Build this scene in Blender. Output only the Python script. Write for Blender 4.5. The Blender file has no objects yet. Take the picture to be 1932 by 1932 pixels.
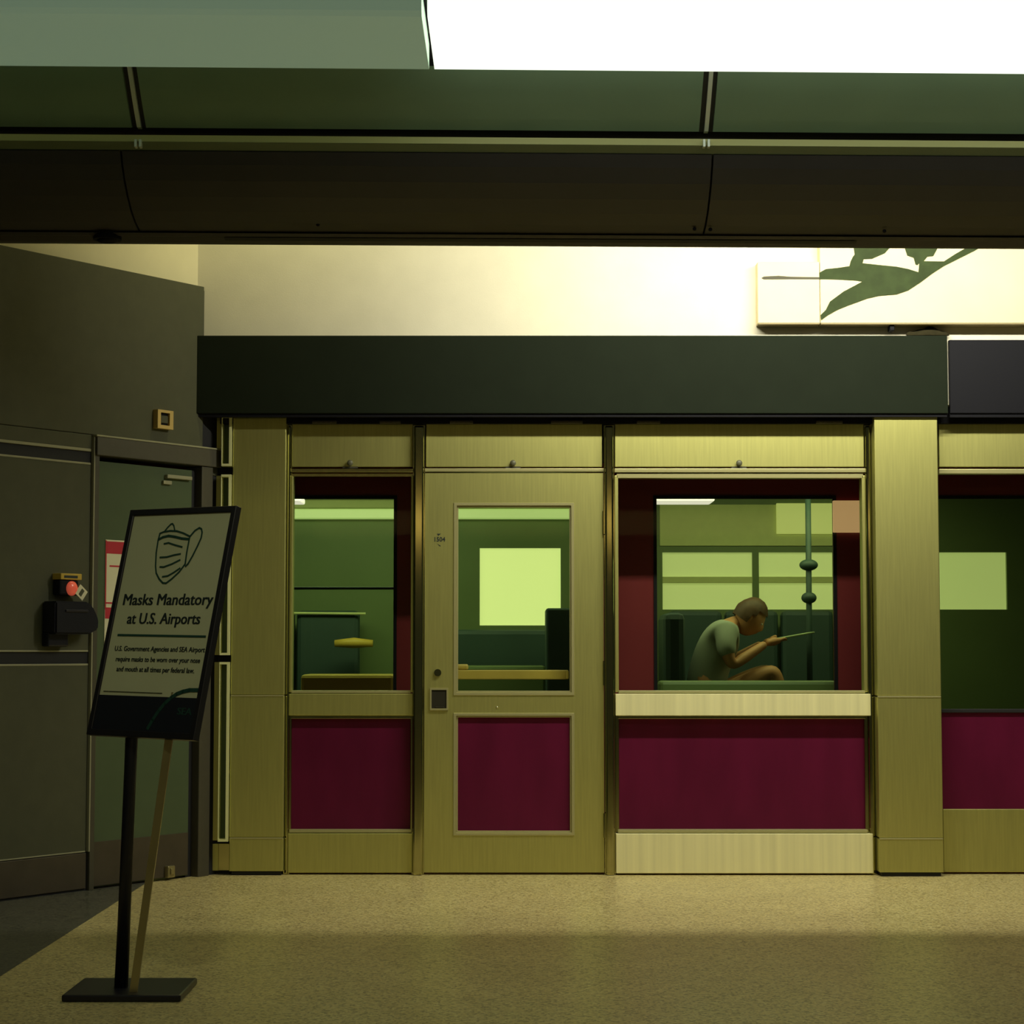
import bpy, bmesh, math, random
from mathutils import Vector, Matrix
random.seed(7)
S = bpy.context.scene
COL = S.collection

# ------------------------------------------------------------------ camera
F = 3808.0                      # focal length in pixels of a 1932 px wide frame
TILT = math.atan(259 / F)       # camera looks slightly upwards
H = 1.18                        # eye height
cam_d = bpy.data.cameras.new('camera')
cam_d.sensor_width = 36
cam_d.lens = F / 1932 * 36
cam_d.clip_end = 200
cam = bpy.data.objects.new('camera', cam_d)
COL.objects.link(cam)
cam.location = (0, 0, H)
cam.rotation_euler = (math.pi / 2 + TILT, 0, 0)
S.camera = cam

# ------------------------------------------------------------------ world and exposure
S.view_settings.view_transform = 'Standard'
S.view_settings.look = 'None'
S.view_settings.gamma = 1
S.view_settings.exposure = 0.0
S.view_settings.use_curve_mapping = False
W = bpy.data.worlds.new('dim_hall')
S.world = W
W.use_nodes = True
bg = W.node_tree.nodes['Background']
bg.inputs[0].default_value = (0.80, 0.86, 0.52, 1)
bg.inputs[1].default_value = 0.030

# ------------------------------------------------------------------ lamp of the cove behind the ceiling bulkhead, two added fill lights
COVE_Y, COVE_Z = 9.11, 3.58
def area(name, loc, aim, sx, sy, power, col, spread=math.pi):
    l = bpy.data.lights.new(name, 'AREA')
    l.shape = 'RECTANGLE'
    l.size, l.size_y = sx, sy
    l.energy = power
    l.color = col
    l.spread = spread
    o = bpy.data.objects.new(name, l)
    COL.objects.link(o)
    o.location = loc
    o.rotation_euler = (Vector(aim) - Vector(loc)).to_track_quat('-Z', 'Y').to_euler()
    return o
LAMP = (1.0, 0.97, 0.74)
LAMP_POWER = 88
area('cove_lamp', (1.62, COVE_Y, COVE_Z), (1.62, 10.6, 2.3), 2.8, 0.09, LAMP_POWER, LAMP)
# added fill lights, unseen: one brightens the corner plaster, one the floor sign
area('plaster_fill', (-0.95, 10.20, 4.30), (-0.95, 10.62, 3.0), 1.5, 0.06, 12, (1.0, 0.93, 0.36))
area('sign_fill', (-0.7, 3.4, 4.2), (-1.25, 7.0, 1.25), 0.3, 0.3, 1.6, (0.98, 1.0, 0.62), math.radians(50))

# ------------------------------------------------------------------ measuring helpers: pixel of the photograph -> point on a known plane
def ray(px, py):
    u, v = (px - 966) / F, (966 - py) / F
    return Vector((u, math.cos(TILT) - v * math.sin(TILT), math.sin(TILT) + v * math.cos(TILT)))
def P(px, py, Y):
    r = ray(px, py)
    return Vector((0, 0, H)) + r * (Y / r.y)
def X(px, Y, row=1100):
    return P(px, row, Y).x
def Z(row, Y):
    return P(966, row, Y).z
def on_plane(px, py, p0, n):
    r = ray(px, py)
    o = Vector((0, 0, H))
    return o + r * ((p0 - o).dot(n) / r.dot(n))

# ------------------------------------------------------------------ materials
def mat(name, col, rough=0.5, metal=0.0, spec=0.5, emit=None, estr=0.0, noise=0.0, nscale=30.0, bump=0.0, bscale=200.0, streak=None, coat=0.0):
    m = bpy.data.materials.new(name)
    m.use_nodes = True
    nt = m.node_tree
    b = nt.nodes['Principled BSDF']
    b.inputs['Base Color'].default_value = (*col, 1)
    b.inputs['Roughness'].default_value = rough
    b.inputs['Metallic'].default_value = metal
    b.inputs['Specular IOR Level'].default_value = spec
    if coat:
        b.inputs['Coat Weight'].default_value = coat
        b.inputs['Coat Roughness'].default_value = 0.15
    if emit:
        b.inputs['Emission Color'].default_value = (*emit, 1)
        b.inputs['Emission Strength'].default_value = estr
    tc = nt.nodes.new('ShaderNodeTexCoord')
    if noise:
        n = nt.nodes.new('ShaderNodeTexNoise')
        n.inputs['Scale'].default_value = nscale
        n.inputs['Detail'].default_value = 6
        if streak:
            mp = nt.nodes.new('ShaderNodeMapping')
            mp.inputs['Scale'].default_value = streak
            nt.links.new(tc.outputs['Object'], mp.inputs['Vector'])
            nt.links.new(mp.outputs['Vector'], n.inputs['Vector'])
        else:
            nt.links.new(tc.outputs['Object'], n.inputs['Vector'])
        r = nt.nodes.new('ShaderNodeMapRange')
        r.inputs['From Min'].default_value = 0.3
        r.inputs['From Max'].default_value = 0.7
        r.inputs['To Min'].default_value = 1 - noise
        r.inputs['To Max'].default_value = 1 + noise
        nt.links.new(n.outputs['Fac'], r.inputs['Value'])
        mx = nt.nodes.new('ShaderNodeVectorMath')
        mx.operation = 'SCALE'
        mx.inputs[0].default_value = col
        nt.links.new(r.outputs['Result'], mx.inputs['Scale'])
        nt.links.new(mx.outputs['Vector'], b.inputs['Base Color'])
    if bump:
        n2 = nt.nodes.new('ShaderNodeTexNoise')
        n2.inputs['Scale'].default_value = bscale
        n2.inputs['Detail'].default_value = 3
        nt.links.new(tc.outputs['Object'], n2.inputs['Vector'])
        bp = nt.nodes.new('ShaderNodeBump')
        bp.inputs['Strength'].default_value = bump
        bp.inputs['Distance'].default_value = 0.002
        nt.links.new(n2.outputs['Fac'], bp.inputs['Height'])
        nt.links.new(bp.outputs['Normal'], b.inputs['Normal'])
    return m

def glass(name, tint=(0.93, 0.96, 0.90), rough=0.02, refl=1.0):
    m = bpy.data.materials.new(name)
    m.use_nodes = True
    nt = m.node_tree
    nt.nodes.clear()
    out = nt.nodes.new('ShaderNodeOutputMaterial')
    t = nt.nodes.new('ShaderNodeBsdfTransparent')
    t.inputs[0].default_value = (*tint, 1)
    g = nt.nodes.new('ShaderNodeBsdfGlossy')
    g.inputs['Roughness'].default_value = rough
    f = nt.nodes.new('ShaderNodeFresnel')
    f.inputs[0].default_value = 1.45
    mu = nt.nodes.new('ShaderNodeMath')
    mu.operation = 'MULTIPLY'
    mu.inputs[1].default_value = refl
    mx = nt.nodes.new('ShaderNodeMixShader')
    nt.links.new(f.outputs[0], mu.inputs[0])
    nt.links.new(mu.outputs[0], mx.inputs[0])
    nt.links.new(t.outputs[0], mx.inputs[1])
    nt.links.new(g.outputs[0], mx.inputs[2])
    nt.links.new(mx.outputs[0], out.inputs[0])
    return m

def terrazzo(name, base, chip_a, chip_b, scale=110.0, rough=0.28):
    m = bpy.data.materials.new(name)
    m.use_nodes = True
    nt = m.node_tree
    b = nt.nodes['Principled BSDF']
    b.inputs['Roughness'].default_value = rough
    b.inputs['Specular IOR Level'].default_value = 0.28
    tc = nt.nodes.new('ShaderNodeTexCoord')
    v = nt.nodes.new('ShaderNodeTexVoronoi')
    v.inputs['Scale'].default_value = scale
    nt.links.new(tc.outputs['Object'], v.inputs['Vector'])
    sp = nt.nodes.new('ShaderNodeSeparateColor')
    nt.links.new(v.outputs['Color'], sp.inputs[0])
    cr = nt.nodes.new('ShaderNodeValToRGB')
    cr.color_ramp.interpolation = 'CONSTANT'
    e = cr.color_ramp.elements
    e[0].position = 0.0
    e[0].color = (*chip_a, 1)
    e[1].position = 0.22
    e[1].color = (*base, 1)
    e2 = e.new(0.72)
    e2.color = (*[c * 1.15 for c in base], 1)
    e3 = e.new(0.86)
    e3.color = (*chip_b, 1)
    nt.links.new(sp.outputs[0], cr.inputs[0])
    n = nt.nodes.new('ShaderNodeTexNoise')
    n.inputs['Scale'].default_value = 2.2
    n.inputs['Detail'].default_value = 4
    nt.links.new(tc.outputs['Object'], n.inputs['Vector'])
    r = nt.nodes.new('ShaderNodeMapRange')
    r.inputs['To Min'].default_value = 0.82
    r.inputs['To Max'].default_value = 1.15
    nt.links.new(n.outputs['Fac'], r.inputs['Value'])
    mx = nt.nodes.new('ShaderNodeVectorMath')
    mx.operation = 'SCALE'
    nt.links.new(cr.outputs[0], mx.inputs[0])
    nt.links.new(r.outputs[0], mx.inputs['Scale'])
    nt.links.new(mx.outputs[0], b.inputs['Base Color'])
    return m

M = {}
M['cream'] = mat('cream_plaster', (0.84, 0.79, 0.66), 0.85, noise=0.03, nscale=6, bump=0.15, bscale=140)
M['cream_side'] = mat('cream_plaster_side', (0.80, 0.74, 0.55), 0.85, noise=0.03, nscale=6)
M['floor'] = terrazzo('terrazzo_beige', (0.70, 0.58, 0.28), (0.42, 0.33, 0.15), (0.85, 0.75, 0.42))
M['floor_shade'] = terrazzo('terrazzo_shade', (0.12, 0.12, 0.10), (0.06, 0.06, 0.05), (0.2, 0.19, 0.15))  # floor colour darkened for the side the lamp leaves unlit
M['clad'] = mat('grey_cladding', (0.088, 0.090, 0.056), 0.65, spec=0.3, noise=0.05, nscale=12, bump=0.1)
M['clad_base'] = mat('brown_kick', (0.070, 0.055, 0.038), 0.5, noise=0.12, nscale=9)
M['clad_edge'] = mat('cladding_edge', (0.34, 0.33, 0.22), 0.5)  # paints bevel highlights along the cladding edges; door closer shares it
M['groove'] = mat('dark_groove', (0.012, 0.012, 0.016), 0.7)
M['greendoor'] = mat('green_door_paint', (0.085, 0.118, 0.062), 0.55, spec=0.3, noise=0.05, nscale=5)
M['darkframe'] = mat('dark_door_frame', (0.075, 0.068, 0.048), 0.5, noise=0.05)
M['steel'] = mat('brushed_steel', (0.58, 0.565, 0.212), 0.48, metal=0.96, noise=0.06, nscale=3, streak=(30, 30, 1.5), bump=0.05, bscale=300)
M['steel_dark'] = mat('glossy_steel', (0.46, 0.44, 0.22), 0.10, metal=1.0, noise=0.08, nscale=2, streak=(20, 20, 1))  # polished metal for posts, lower frames and hinges
M['steel_sheen'] = mat('painted_sheen_steel', (0.92, 0.87, 0.50), 0.45, metal=0.0, noise=0.10, nscale=1.0, streak=(26, 6, 0.4))  # matte pale colour carries the floor light that polished steel would mirror
M['recess'] = mat('dark_flush_pull', (0.035, 0.032, 0.022), 0.6, spec=0.15)
M['knob'] = mat('dull_knob', (0.13, 0.13, 0.085), 0.4)
M['edge_glint'] = mat('painted_edge_glint', (0.92, 0.92, 0.50), 0.4)  # pale colour stands in for light caught on the steel edges
M['bead'] = mat('bead_steel', (0.50, 0.47, 0.24), 0.35, metal=0.4)
M['maroon'] = mat('maroon_panel', (0.125, 0.008, 0.040), 0.32, spec=0.2, noise=0.12, nscale=3, streak=(2.5, 2, 0.7))
M['trainred'] = mat('train_maroon', (0.17, 0.022, 0.030), 0.4, spec=0.25, noise=0.06, nscale=3)
M['fascia'] = mat('dark_green_grey', (0.013, 0.018, 0.011), 0.8, spec=0.10, noise=0.05, nscale=8)
M['black'] = mat('black_plastic', (0.011, 0.011, 0.016), 0.6, spec=0.12)
M['soffit'] = mat('dark_soffit', (0.050, 0.044, 0.046), 0.55, noise=0.06, nscale=5)
M['upper'] = mat('green_ceiling_panel', (0.25, 0.37, 0.25), 0.5, noise=0.04, nscale=5)
M['ledge'] = mat('olive_ledge', (0.75, 0.72, 0.30), 0.45)
M['lip'] = mat('green_lip', (0.16, 0.20, 0.11), 0.5)
M['joint'] = mat('joint_pale', (0.85, 0.90, 0.82), 0.32, metal=0.3)  # pale colour for light leaking through the seams; the clips share it
M['diffuser'] = mat('light_diffuser', (0.8, 0.85, 0.75), 0.5, emit=(0.90, 1.0, 0.84), estr=1.2)
M['warmbox'] = mat('warm_light_box', (0.8, 0.7, 0.5), 0.5, emit=(1.0, 0.72, 0.26), estr=1.6)
M['diffuser_dim'] = mat('light_diffuser_dim', (0.5, 0.6, 0.5), 0.5, emit=(0.42, 0.62, 0.42), estr=0.22)
M['tube'] = mat('lamp_tube', (0.9, 0.9, 0.8), 0.4, emit=(1.0, 0.95, 0.6), estr=2.0)
M['glass'] = glass('window_glass', refl=0.08)
M['tglass'] = glass('train_glass', (0.90, 0.94, 0.88), 0.03, 0.1)
M['poster'] = mat('sign_poster', (0.72, 0.72, 0.50), 0.5, noise=0.02, nscale=8)
M['navy'] = mat('navy_print', (0.016, 0.018, 0.032), 0.45)
M['teal'] = mat('teal_print', (0.02, 0.075, 0.06), 0.5)
M['ink'] = mat('dark_ink', (0.02, 0.03, 0.035), 0.5)
M['signframe'] = mat('sign_frame_metal', (0.035, 0.032, 0.042), 0.35, metal=0.4)
M['pole'] = mat('pole_black', (0.018, 0.018, 0.030), 0.35, metal=0.3)
M['strut'] = mat('strut_steel', (0.42, 0.37, 0.20), 0.3, metal=0.7, noise=0.15, nscale=3)
M['white'] = mat('white_paper', (0.80, 0.76, 0.56), 0.6)
M['red'] = mat('red_print', (0.55, 0.025, 0.05), 0.5)
M['redlens'] = mat('red_lens', (0.75, 0.10, 0.07), 0.2, emit=(1.0, 0.16, 0.08), estr=0.25)
M['yellow'] = mat('yellow_label', (0.62, 0.42, 0.06), 0.5)
M['tan'] = mat('tan_plastic', (0.62, 0.44, 0.15), 0.5)
M['birdgreen'] = mat('bird_green_paint', (0.036, 0.055, 0.018), 0.7, spec=0.2, noise=0.18, nscale=16)
M['beak'] = mat('beak_bronze', (0.05, 0.045, 0.02), 0.6)
M['artboard'] = mat('art_board_cream', (0.84, 0.72, 0.46), 0.6, noise=0.05, nscale=4)
M['artedge'] = mat('art_board_edge', (0.30, 0.24, 0.12), 0.6)
M['rag'] = mat('brown_rag', (0.030, 0.026, 0.013), 0.95, spec=0.1, noise=0.2, nscale=30)
M['tgreen'] = mat('train_green_wall', (0.14, 0.195, 0.075), 0.5, noise=0.04, nscale=3)
M['tdark'] = mat('train_dark_teal', (0.032, 0.064, 0.055), 0.6, noise=0.08, nscale=5)
M['tpale'] = mat('train_pale_wall', (0.60, 0.64, 0.27), 0.5, noise=0.04)
M['tlamp'] = mat('train_lamp', (0.8, 0.8, 0.7), 0.5, emit=(0.62, 0.82, 0.26), estr=0.50)
M['tlamp_white'] = mat('train_lamp_white', (0.9, 0.8, 0.8), 0.5, emit=(1.0, 0.84, 0.82), estr=0.9)
M['twin'] = mat('lit_far_window', (0.5, 0.5, 0.3), 0.4, emit=(0.62, 0.70, 0.23), estr=0.58)
M['twin_bright'] = mat('lit_far_window_bright', (0.5, 0.5, 0.3), 0.4, emit=(0.66, 0.73, 0.26), estr=1.1)
M['wall_glow'] = mat('far_wall_glow', (0.4, 0.4, 0.2), 0.4, emit=(0.44, 0.46, 0.13), estr=0.80)
M['tglow'] = mat('tan_window_glow', (0.4, 0.3, 0.2), 0.4, emit=(0.62, 0.36, 0.16), estr=0.62)
M['wood'] = mat('brass_push_bar', (0.50, 0.36, 0.08), 0.4, noise=0.08, nscale=6)
M['tunnel'] = mat('tunnel_concrete', (0.03, 0.03, 0.03), 0.9)
M['skin'] = mat('skin', (0.55, 0.27, 0.12), 0.55)
M['hair'] = mat('brown_hair', (0.09, 0.045, 0.02), 0.6, noise=0.2, nscale=40)
M['shirt'] = mat('pale_grey_shirt', (0.34, 0.38, 0.31), 0.8)
M['shorts'] = mat('dark_shorts', (0.03, 0.035, 0.035), 0.8)
M['phone'] = mat('pale_tablet', (0.40, 0.5, 0.28), 0.3)
M['chrome'] = mat('chrome', (0.75, 0.75, 0.68), 0.15, metal=1.0)
M['eye'] = mat('eye_white', (0.7, 0.7, 0.65), 0.3)

# ------------------------------------------------------------------ mesh helpers
MTX = {}
def bx(bm, lo, hi, bev=0.0):
    """box between two corners, edges rounded off by bev"""
    lo, hi = Vector(lo), Vector(hi)
    a = Vector((min(lo.x, hi.x), min(lo.y, hi.y), min(lo.z, hi.z)))
    b = Vector((max(lo.x, hi.x), max(lo.y, hi.y), max(lo.z, hi.z)))
    r = bmesh.ops.create_cube(bm, size=1.0)
    for v in r['verts']:
        v.co = Vector(((a.x + b.x) / 2 + v.co.x * (b.x - a.x), (a.y + b.y) / 2 + v.co.y * (b.y - a.y), (a.z + b.z) / 2 + v.co.z * (b.z - a.z)))
    if bev:
        es = list({e for v in r['verts'] for e in v.link_edges})
        bmesh.ops.bevel(bm, geom=es, offset=bev, segments=2, affect='EDGES', profile=0.5)
    return bm
def prism(bm, pts, axis_vec):
    """polygon (3-D points) pushed along a vector"""
    vs = [bm.verts.new(p) for p in pts]
    f = bm.faces.new(vs)
    r = bmesh.ops.extrude_face_region(bm, geom=[f])
    nv = [g for g in r['geom'] if isinstance(g, bmesh.types.BMVert)]
    bmesh.ops.translate(bm, verts=nv, vec=axis_vec)
    bmesh.ops.recalc_face_normals(bm, faces=bm.faces)
    return bm
def plate(bm, xs, zs, holes, y0, y1):
    """slab in the xz plane with rectangular openings; xs and zs are the cut lines, holes the cells left out"""
    nx, nz = len(xs), len(zs)
    V = {}
    def v(i, j, k):
        if (i, j, k) not in V:
            V[(i, j, k)] = bm.verts.new((xs[i], (y0, y1)[k], zs[j]))
        return V[(i, j, k)]
    full = lambda i, j: 0 <= i < nx - 1 and 0 <= j < nz - 1 and (i, j) not in holes
    for i in range(nx - 1):
        for j in range(nz - 1):
            if not full(i, j):
                continue
            bm.faces.new((v(i, j, 0), v(i + 1, j, 0), v(i + 1, j + 1, 0), v(i, j + 1, 0)))
            bm.faces.new((v(i, j, 1), v(i, j + 1, 1), v(i + 1, j + 1, 1), v(i + 1, j, 1)))
            if not full(i - 1, j): bm.faces.new((v(i, j, 0), v(i, j + 1, 0), v(i, j + 1, 1), v(i, j, 1)))
            if not full(i + 1, j): bm.faces.new((v(i + 1, j, 0), v(i + 1, j, 1), v(i + 1, j + 1, 1), v(i + 1, j + 1, 0)))
            if not full(i, j - 1): bm.faces.new((v(i, j, 0), v(i, j, 1), v(i + 1, j, 1), v(i + 1, j, 0)))
            if not full(i, j + 1): bm.faces.new((v(i, j + 1, 0), v(i + 1, j + 1, 0), v(i + 1, j + 1, 1), v(i, j + 1, 1)))
    bmesh.ops.recalc_face_normals(bm, faces=bm.faces)
    return bm
def tube(bm, pts, r, n=8, caps=True):
    """round bar along points, r one radius or one per point"""
    pts = [Vector(p) for p in pts]
    rs = r if isinstance(r, (list, tuple)) else [r] * len(pts)
    rings = []
    for i, p in enumerate(pts):
        t = (pts[min(i + 1, len(pts) - 1)] - pts[max(i - 1, 0)]).normalized()
        a = t.cross(Vector((0, 0, 1)))
        if a.length < 1e-3:
            a = t.cross(Vector((0, 1, 0)))
        a.normalize()
        b = t.cross(a)
        rings.append([bm.verts.new(p + (a * math.cos(2 * math.pi * k / n) + b * math.sin(2 * math.pi * k / n)) * rs[i]) for k in range(n)])
    for i in range(len(rings) - 1):
        for k in range(n):
            bm.faces.new((rings[i][k], rings[i][(k + 1) % n], rings[i + 1][(k + 1) % n], rings[i + 1][k]))
    if caps:
        bm.faces.new(rings[0])
        bm.faces.new(rings[-1])
    bmesh.ops.recalc_face_normals(bm, faces=bm.faces)
    return bm
def ball(bm, c, r, sx=1, sy=1, sz=1, u=14, v=9):
    m = Matrix.Translation(c) @ Matrix.Diagonal((r * sx, r * sy, r * sz, 1))
    bmesh.ops.create_uvsphere(bm, u_segments=u, v_segments=v, radius=1, matrix=m)
    return bm
def disc(bm, c, r, depth, axis='Y', n=20, r2=None):
    rot = {'Y': Matrix.Rotation(math.pi / 2, 4, 'X'), 'Z': Matrix.Identity(4), 'X': Matrix.Rotation(math.pi / 2, 4, 'Y')}[axis]
    bmesh.ops.create_cone(bm, cap_ends=True, segments=n, radius1=r, radius2=r if r2 is None else r2, depth=depth, matrix=Matrix.Translation(c) @ rot)
    return bm
def NB():
    return bmesh.new()
def obj(name, bm, m, parent=None, xf=None, smooth=False, label=None):
    """link a bmesh (world coordinates, or local ones with xf) as one object"""
    if xf is not None:
        bm.transform(xf)
    me = bpy.data.meshes.new(name)
    bm.to_mesh(me)
    bm.free()
    me.materials.append(M[m] if isinstance(m, str) else m)
    if smooth:
        me.polygons.foreach_set('use_smooth', [True] * len(me.polygons))
    o = bpy.data.objects.new(name, me)
    COL.objects.link(o)
    if parent is not None:
        o.parent = parent
        o.matrix_parent_inverse = MTX[parent].inverted() if parent in MTX else Matrix.Identity(4)
    if label:
        o['label'] = label
    return o
def tag(o, label, cat, group=None, kind=None):
    o['label'] = label
    o['category'] = cat
    if group: o['group'] = group
    if kind: o['kind'] = kind
    return o
def thing(name, label, cat, loc=(0, 0, 0), rz=0.0, group=None, kind=None):
    o = bpy.data.objects.new(name, None)
    COL.objects.link(o)
    o.empty_display_size = 0.1
    o.location = loc
    o.rotation_euler = (0, 0, rz)
    MTX[o] = Matrix.Translation(loc) @ Matrix.Rotation(rz, 4, 'Z')
    return tag(o, label, cat, group, kind)
def text_bm(s, size, xf, align='CENTER', depth=0.0006, sx=1.0, space=1.0, bold=0.0):
    c = bpy.data.curves.new('lettering', 'FONT')
    c.body = s
    c.size = size
    c.align_x = align
    c.align_y = 'CENTER'
    c.extrude = depth
    c.space_character = space
    c.offset = bold
    c.resolution_u = 3
    t = bpy.data.objects.new('lettering', c)
    COL.objects.link(t)
    me = bpy.data.meshes.new_from_object(t)
    bm = NB()
    bm.from_mesh(me)
    bm.transform(xf @ Matrix.Diagonal((sx, 1, 1, 1)))
    bpy.data.objects.remove(t)
    bpy.data.curves.remove(c)
    bpy.data.meshes.remove(me)
    return bm

# ------------------------------------------------------------------ floor
FY = 10.7                                           # plane of the shop front
bm = NB()
bx(bm, (-9, -9, -0.12), (7, 11.0, 0.0))
floor = tag(obj('floor', bm, 'floor'), 'beige speckled terrazzo floor in front of the steel shop front', 'floor', kind='structure')
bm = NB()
bx(bm, (-9, 3.0, -0.002), (-1.85, 10.9, 0.0015))  # shade beyond the lamp's reach, laid down as a dark strip
obj('shade_strip', bm, 'floor_shade', floor, label='dark floor strip painted for the shade along the grey wall')

# ------------------------------------------------------------------ walls
# the grey wall stands at 35.6 degrees to the view; local x runs along it towards the corner, y behind it, z up
WA = Vector((-2.149, 9.892, 0))
WANG = math.atan2(10.5765 - 9.892, -1.6583 + 2.1491)
WM = Matrix.Translation(WA) @ Matrix.Rotation(WANG, 4, 'Z')
WN = (Matrix.Rotation(WANG, 3, 'Z') @ Vector((0, -1, 0)))
def wl(px, py, d=0.0):
    """photo pixel on the grey wall -> local (x, z)"""
    p = WM.inverted() @ on_plane(px, py, WA + WN * d, WN)
    return p.x, p.z
wall_left = thing('wall_left', 'grey panelled wall standing at an angle, holding the green door', 'wall', WA, WANG, kind='structure')
def wbox(name, m, s0, s1, z0, z1, y0, y1, parent, bev=0.0, label=None):
    b = NB()
    bx(b, (s0, y0, z0), (s1, y1, z1), bev)
    return obj(name, b, m, parent, xf=WM, label=label)
CT = 0.035                                          # cladding stands this far off the plaster
# dark core behind the cladding, and the cream plaster above it
bm = NB()
plate(bm, [-7.0, 0.145, 0.905, 1.02], [0.0, 2.19, 3.08], {(1, 0)}, 0.006, 0.14)
obj('backing', bm, 'groove', wall_left, xf=WM)
bm = NB()
bx(bm, (-7.0, CT, 3.08), (0.93, 0.2, 4.5))
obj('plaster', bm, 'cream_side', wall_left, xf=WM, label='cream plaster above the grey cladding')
wbox('cladding_panel', 'clad', -7.0, 0.885, 2.245, 3.10, 0.0, CT + 0.01, wall_left, 0.003)
wbox('cladding_panel', 'clad', -7.0, 0.105, 2.172, 2.242, 0.0, CT, wall_left, 0.003)
for s0, s1 in ((-7.0, -2.5), (-2.49, -1.2), (-1.19, 0.104)):  # pale strips along the panel edges paint their bevel highlights
    wbox('cladding_panel', 'clad', s0, s1, 1.168, 2.102, 0.0, CT, wall_left, 0.004)
    wbox('cladding_panel', 'clad', s0, s1, 0.190, 1.110, 0.0, CT, wall_left, 0.004)
    wbox('edge_highlight', 'clad_edge', s0 + 0.004, s1 - 0.004, 2.158, 2.1725, -0.004, CT, wall_left, 0.002)
    wbox('edge_highlight', 'clad_edge', s0 + 0.004, s1 - 0.004, 2.092, 2.1025, -0.003, CT, wall_left, 0.002)
    wbox('edge_highlight', 'clad_edge', s0 + 0.004, s1 - 0.004, 1.167, 1.176, -0.003, CT, wall_left, 0.002)
    wbox('edge_highlight', 'clad_edge', s0 + 0.004, s1 - 0.004, 1.100, 1.110, -0.003, CT, wall_left, 0.002)
    wbox('edge_highlight', 'clad_edge', s0 + 0.004, s1 - 0.004, 0.189, 0.196, -0.003, CT, wall_left, 0.002)
wbox('cladding_panel', 'clad', 0.93, 1.0, 2.10, 2.242, 0.0, CT, wall_left, 0.003)
bl = tag(wbox('baseboard_left', 'clad_base', -7.0, 0.106, 0.012, 0.186, -0.002, CT, None, 0.003), 'dark brown kick board under the grey wall panels', 'baseboard', kind='structure')

# upper cream wall behind the shutter box, up to the ceiling
BW = 10.62
bm = NB()
bx(bm, (-1.78, BW, 2.47), (6.0, BW + 0.16, 4.5))
wall_back = tag(obj('wall_back', bm, 'cream'), 'brightly lit cream plaster wall above the dark shutter box', 'wall', kind='structure')

# ------------------------------------------------------------------ green service door in the grey wall
door2 = thing('door_2', 'dark green steel service door in the grey angled wall, poster on it', 'door', tuple(WM @ Vector((0.12, 0, 0))), WANG, kind='structure')
wbox('door_frame', 'darkframe', 0.118, 0.150, 0.0, 2.225, -0.012, 0.10, door2, 0.003)
wbox('door_frame', 'darkframe', 0.862, 0.945, 0.0, 2.140, -0.02, 0.10, door2, 0.004)
wbox('door_frame', 'groove', 0.818, 0.862, 0.0, 2.12, 0.03, 0.10, door2)
wbox('door_head', 'darkframe', 0.118, 1.005, 2.142, 2.235, -0.028, 0.10, door2, 0.004)
wbox('edge_highlight', 'clad_edge', 0.112, 1.006, 2.235, 2.244, -0.03, 0.02, door2, 0.002)
wbox('edge_highlight', 'clad_edge', 0.110, 0.119, 0.19, 2.235, -0.014, 0.02, door2, 0.002)
wbox('leaf', 'greendoor', 0.152, 0.820, 0.012, 2.118, 0.012, 0.055, door2, 0.003)
wbox('kick_plate', 'clad_base', 0.156, 0.816, 0.016, 0.232, 0.008, 0.02, door2, 0.001)
b = NB()
bx(b, (0.62, -0.012, 2.062), (0.80, 0.012, 2.082), 0.004)
bx(b, (0.60, -0.004, 2.030), (0.66, 0.012, 2.050), 0.003)
obj('door_closer', b, 'clad_edge', door2, xf=WM)
b = NB()
bx(b, (0.648, -0.020, 0.014), (0.70, 0.010, 0.075), 0.006)
bx(b, (0.662, -0.028, 0.03), (0.686, -0.018, 0.062), 0.004)
obj('door_stop', b, 'strut', door2, xf=WM)

# poster on the green door (partly behind the sign)
s0, z1 = wl(198, 1018, -0.014)
_, z0 = wl(198, 1206, -0.014)
s1 = s0 + 0.215
po = thing('wall_poster', 'white notice with red header and red band taped to the green door', 'poster', tuple(WM @ Vector((s0, 0.01, z0))), WANG)
wbox('sheet', 'white', s0, s1, z0 - 0.03, z1, 0.0085, 0.0115, po)
def wz(row): return wl(198, row, -0.012)[1]
wbox('border_print', 'red', s0, s0 + 0.007, wz(1150), z1 - 0.004, 0.0075, 0.0086, po)
wbox('header_print', 'red', s0 + 0.008, s1 - 0.006, wz(1044), wz(1021), 0.0075, 0.0086, po)
wbox('band_print', 'red', s0 + 0.002, s1 - 0.006, wz(1167), wz(1146), 0.0075, 0.0086, po)
wbox('rule_print', 'red', s0 + 0.002, s1 - 0.006, wz(1139), wz(1136), 0.0075, 0.0086, po)
wbox('heading_print', 'red', s0 + 0.028, s1 - 0.05, wz(1069), wz(1066), 0.0075, 0.0086, po)

# small tan wall unit above the door
s0, z1 = wl(297, 772, 0.03)
s1, z0 = wl(326, 811, 0.03)
ts = thing('wall_switch', 'small tan wall unit with dark slot above the green door', 'switch', tuple(WM @ Vector(((s0 + s1) / 2, 0, z0))), WANG)
b = NB()
plate(b, [s0, s0 + 0.022, s1 - 0.026, s1], [z0, z0 + 0.018, z1 - 0.014, z1], {(1, 1)}, -0.034, 0.0)
obj('cover', b, 'tan', ts, xf=WM)
wbox('slot', 'black', s0 + 0.020, s1 - 0.024, z0 + 0.016, z1 - 0.012, -0.018, 0.001, ts)
wbox('lever', 'clad', s0 + 0.032, s1 - 0.030, z0 + 0.03, z1 - 0.028, -0.026, -0.015, ts, 0.002)

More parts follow.
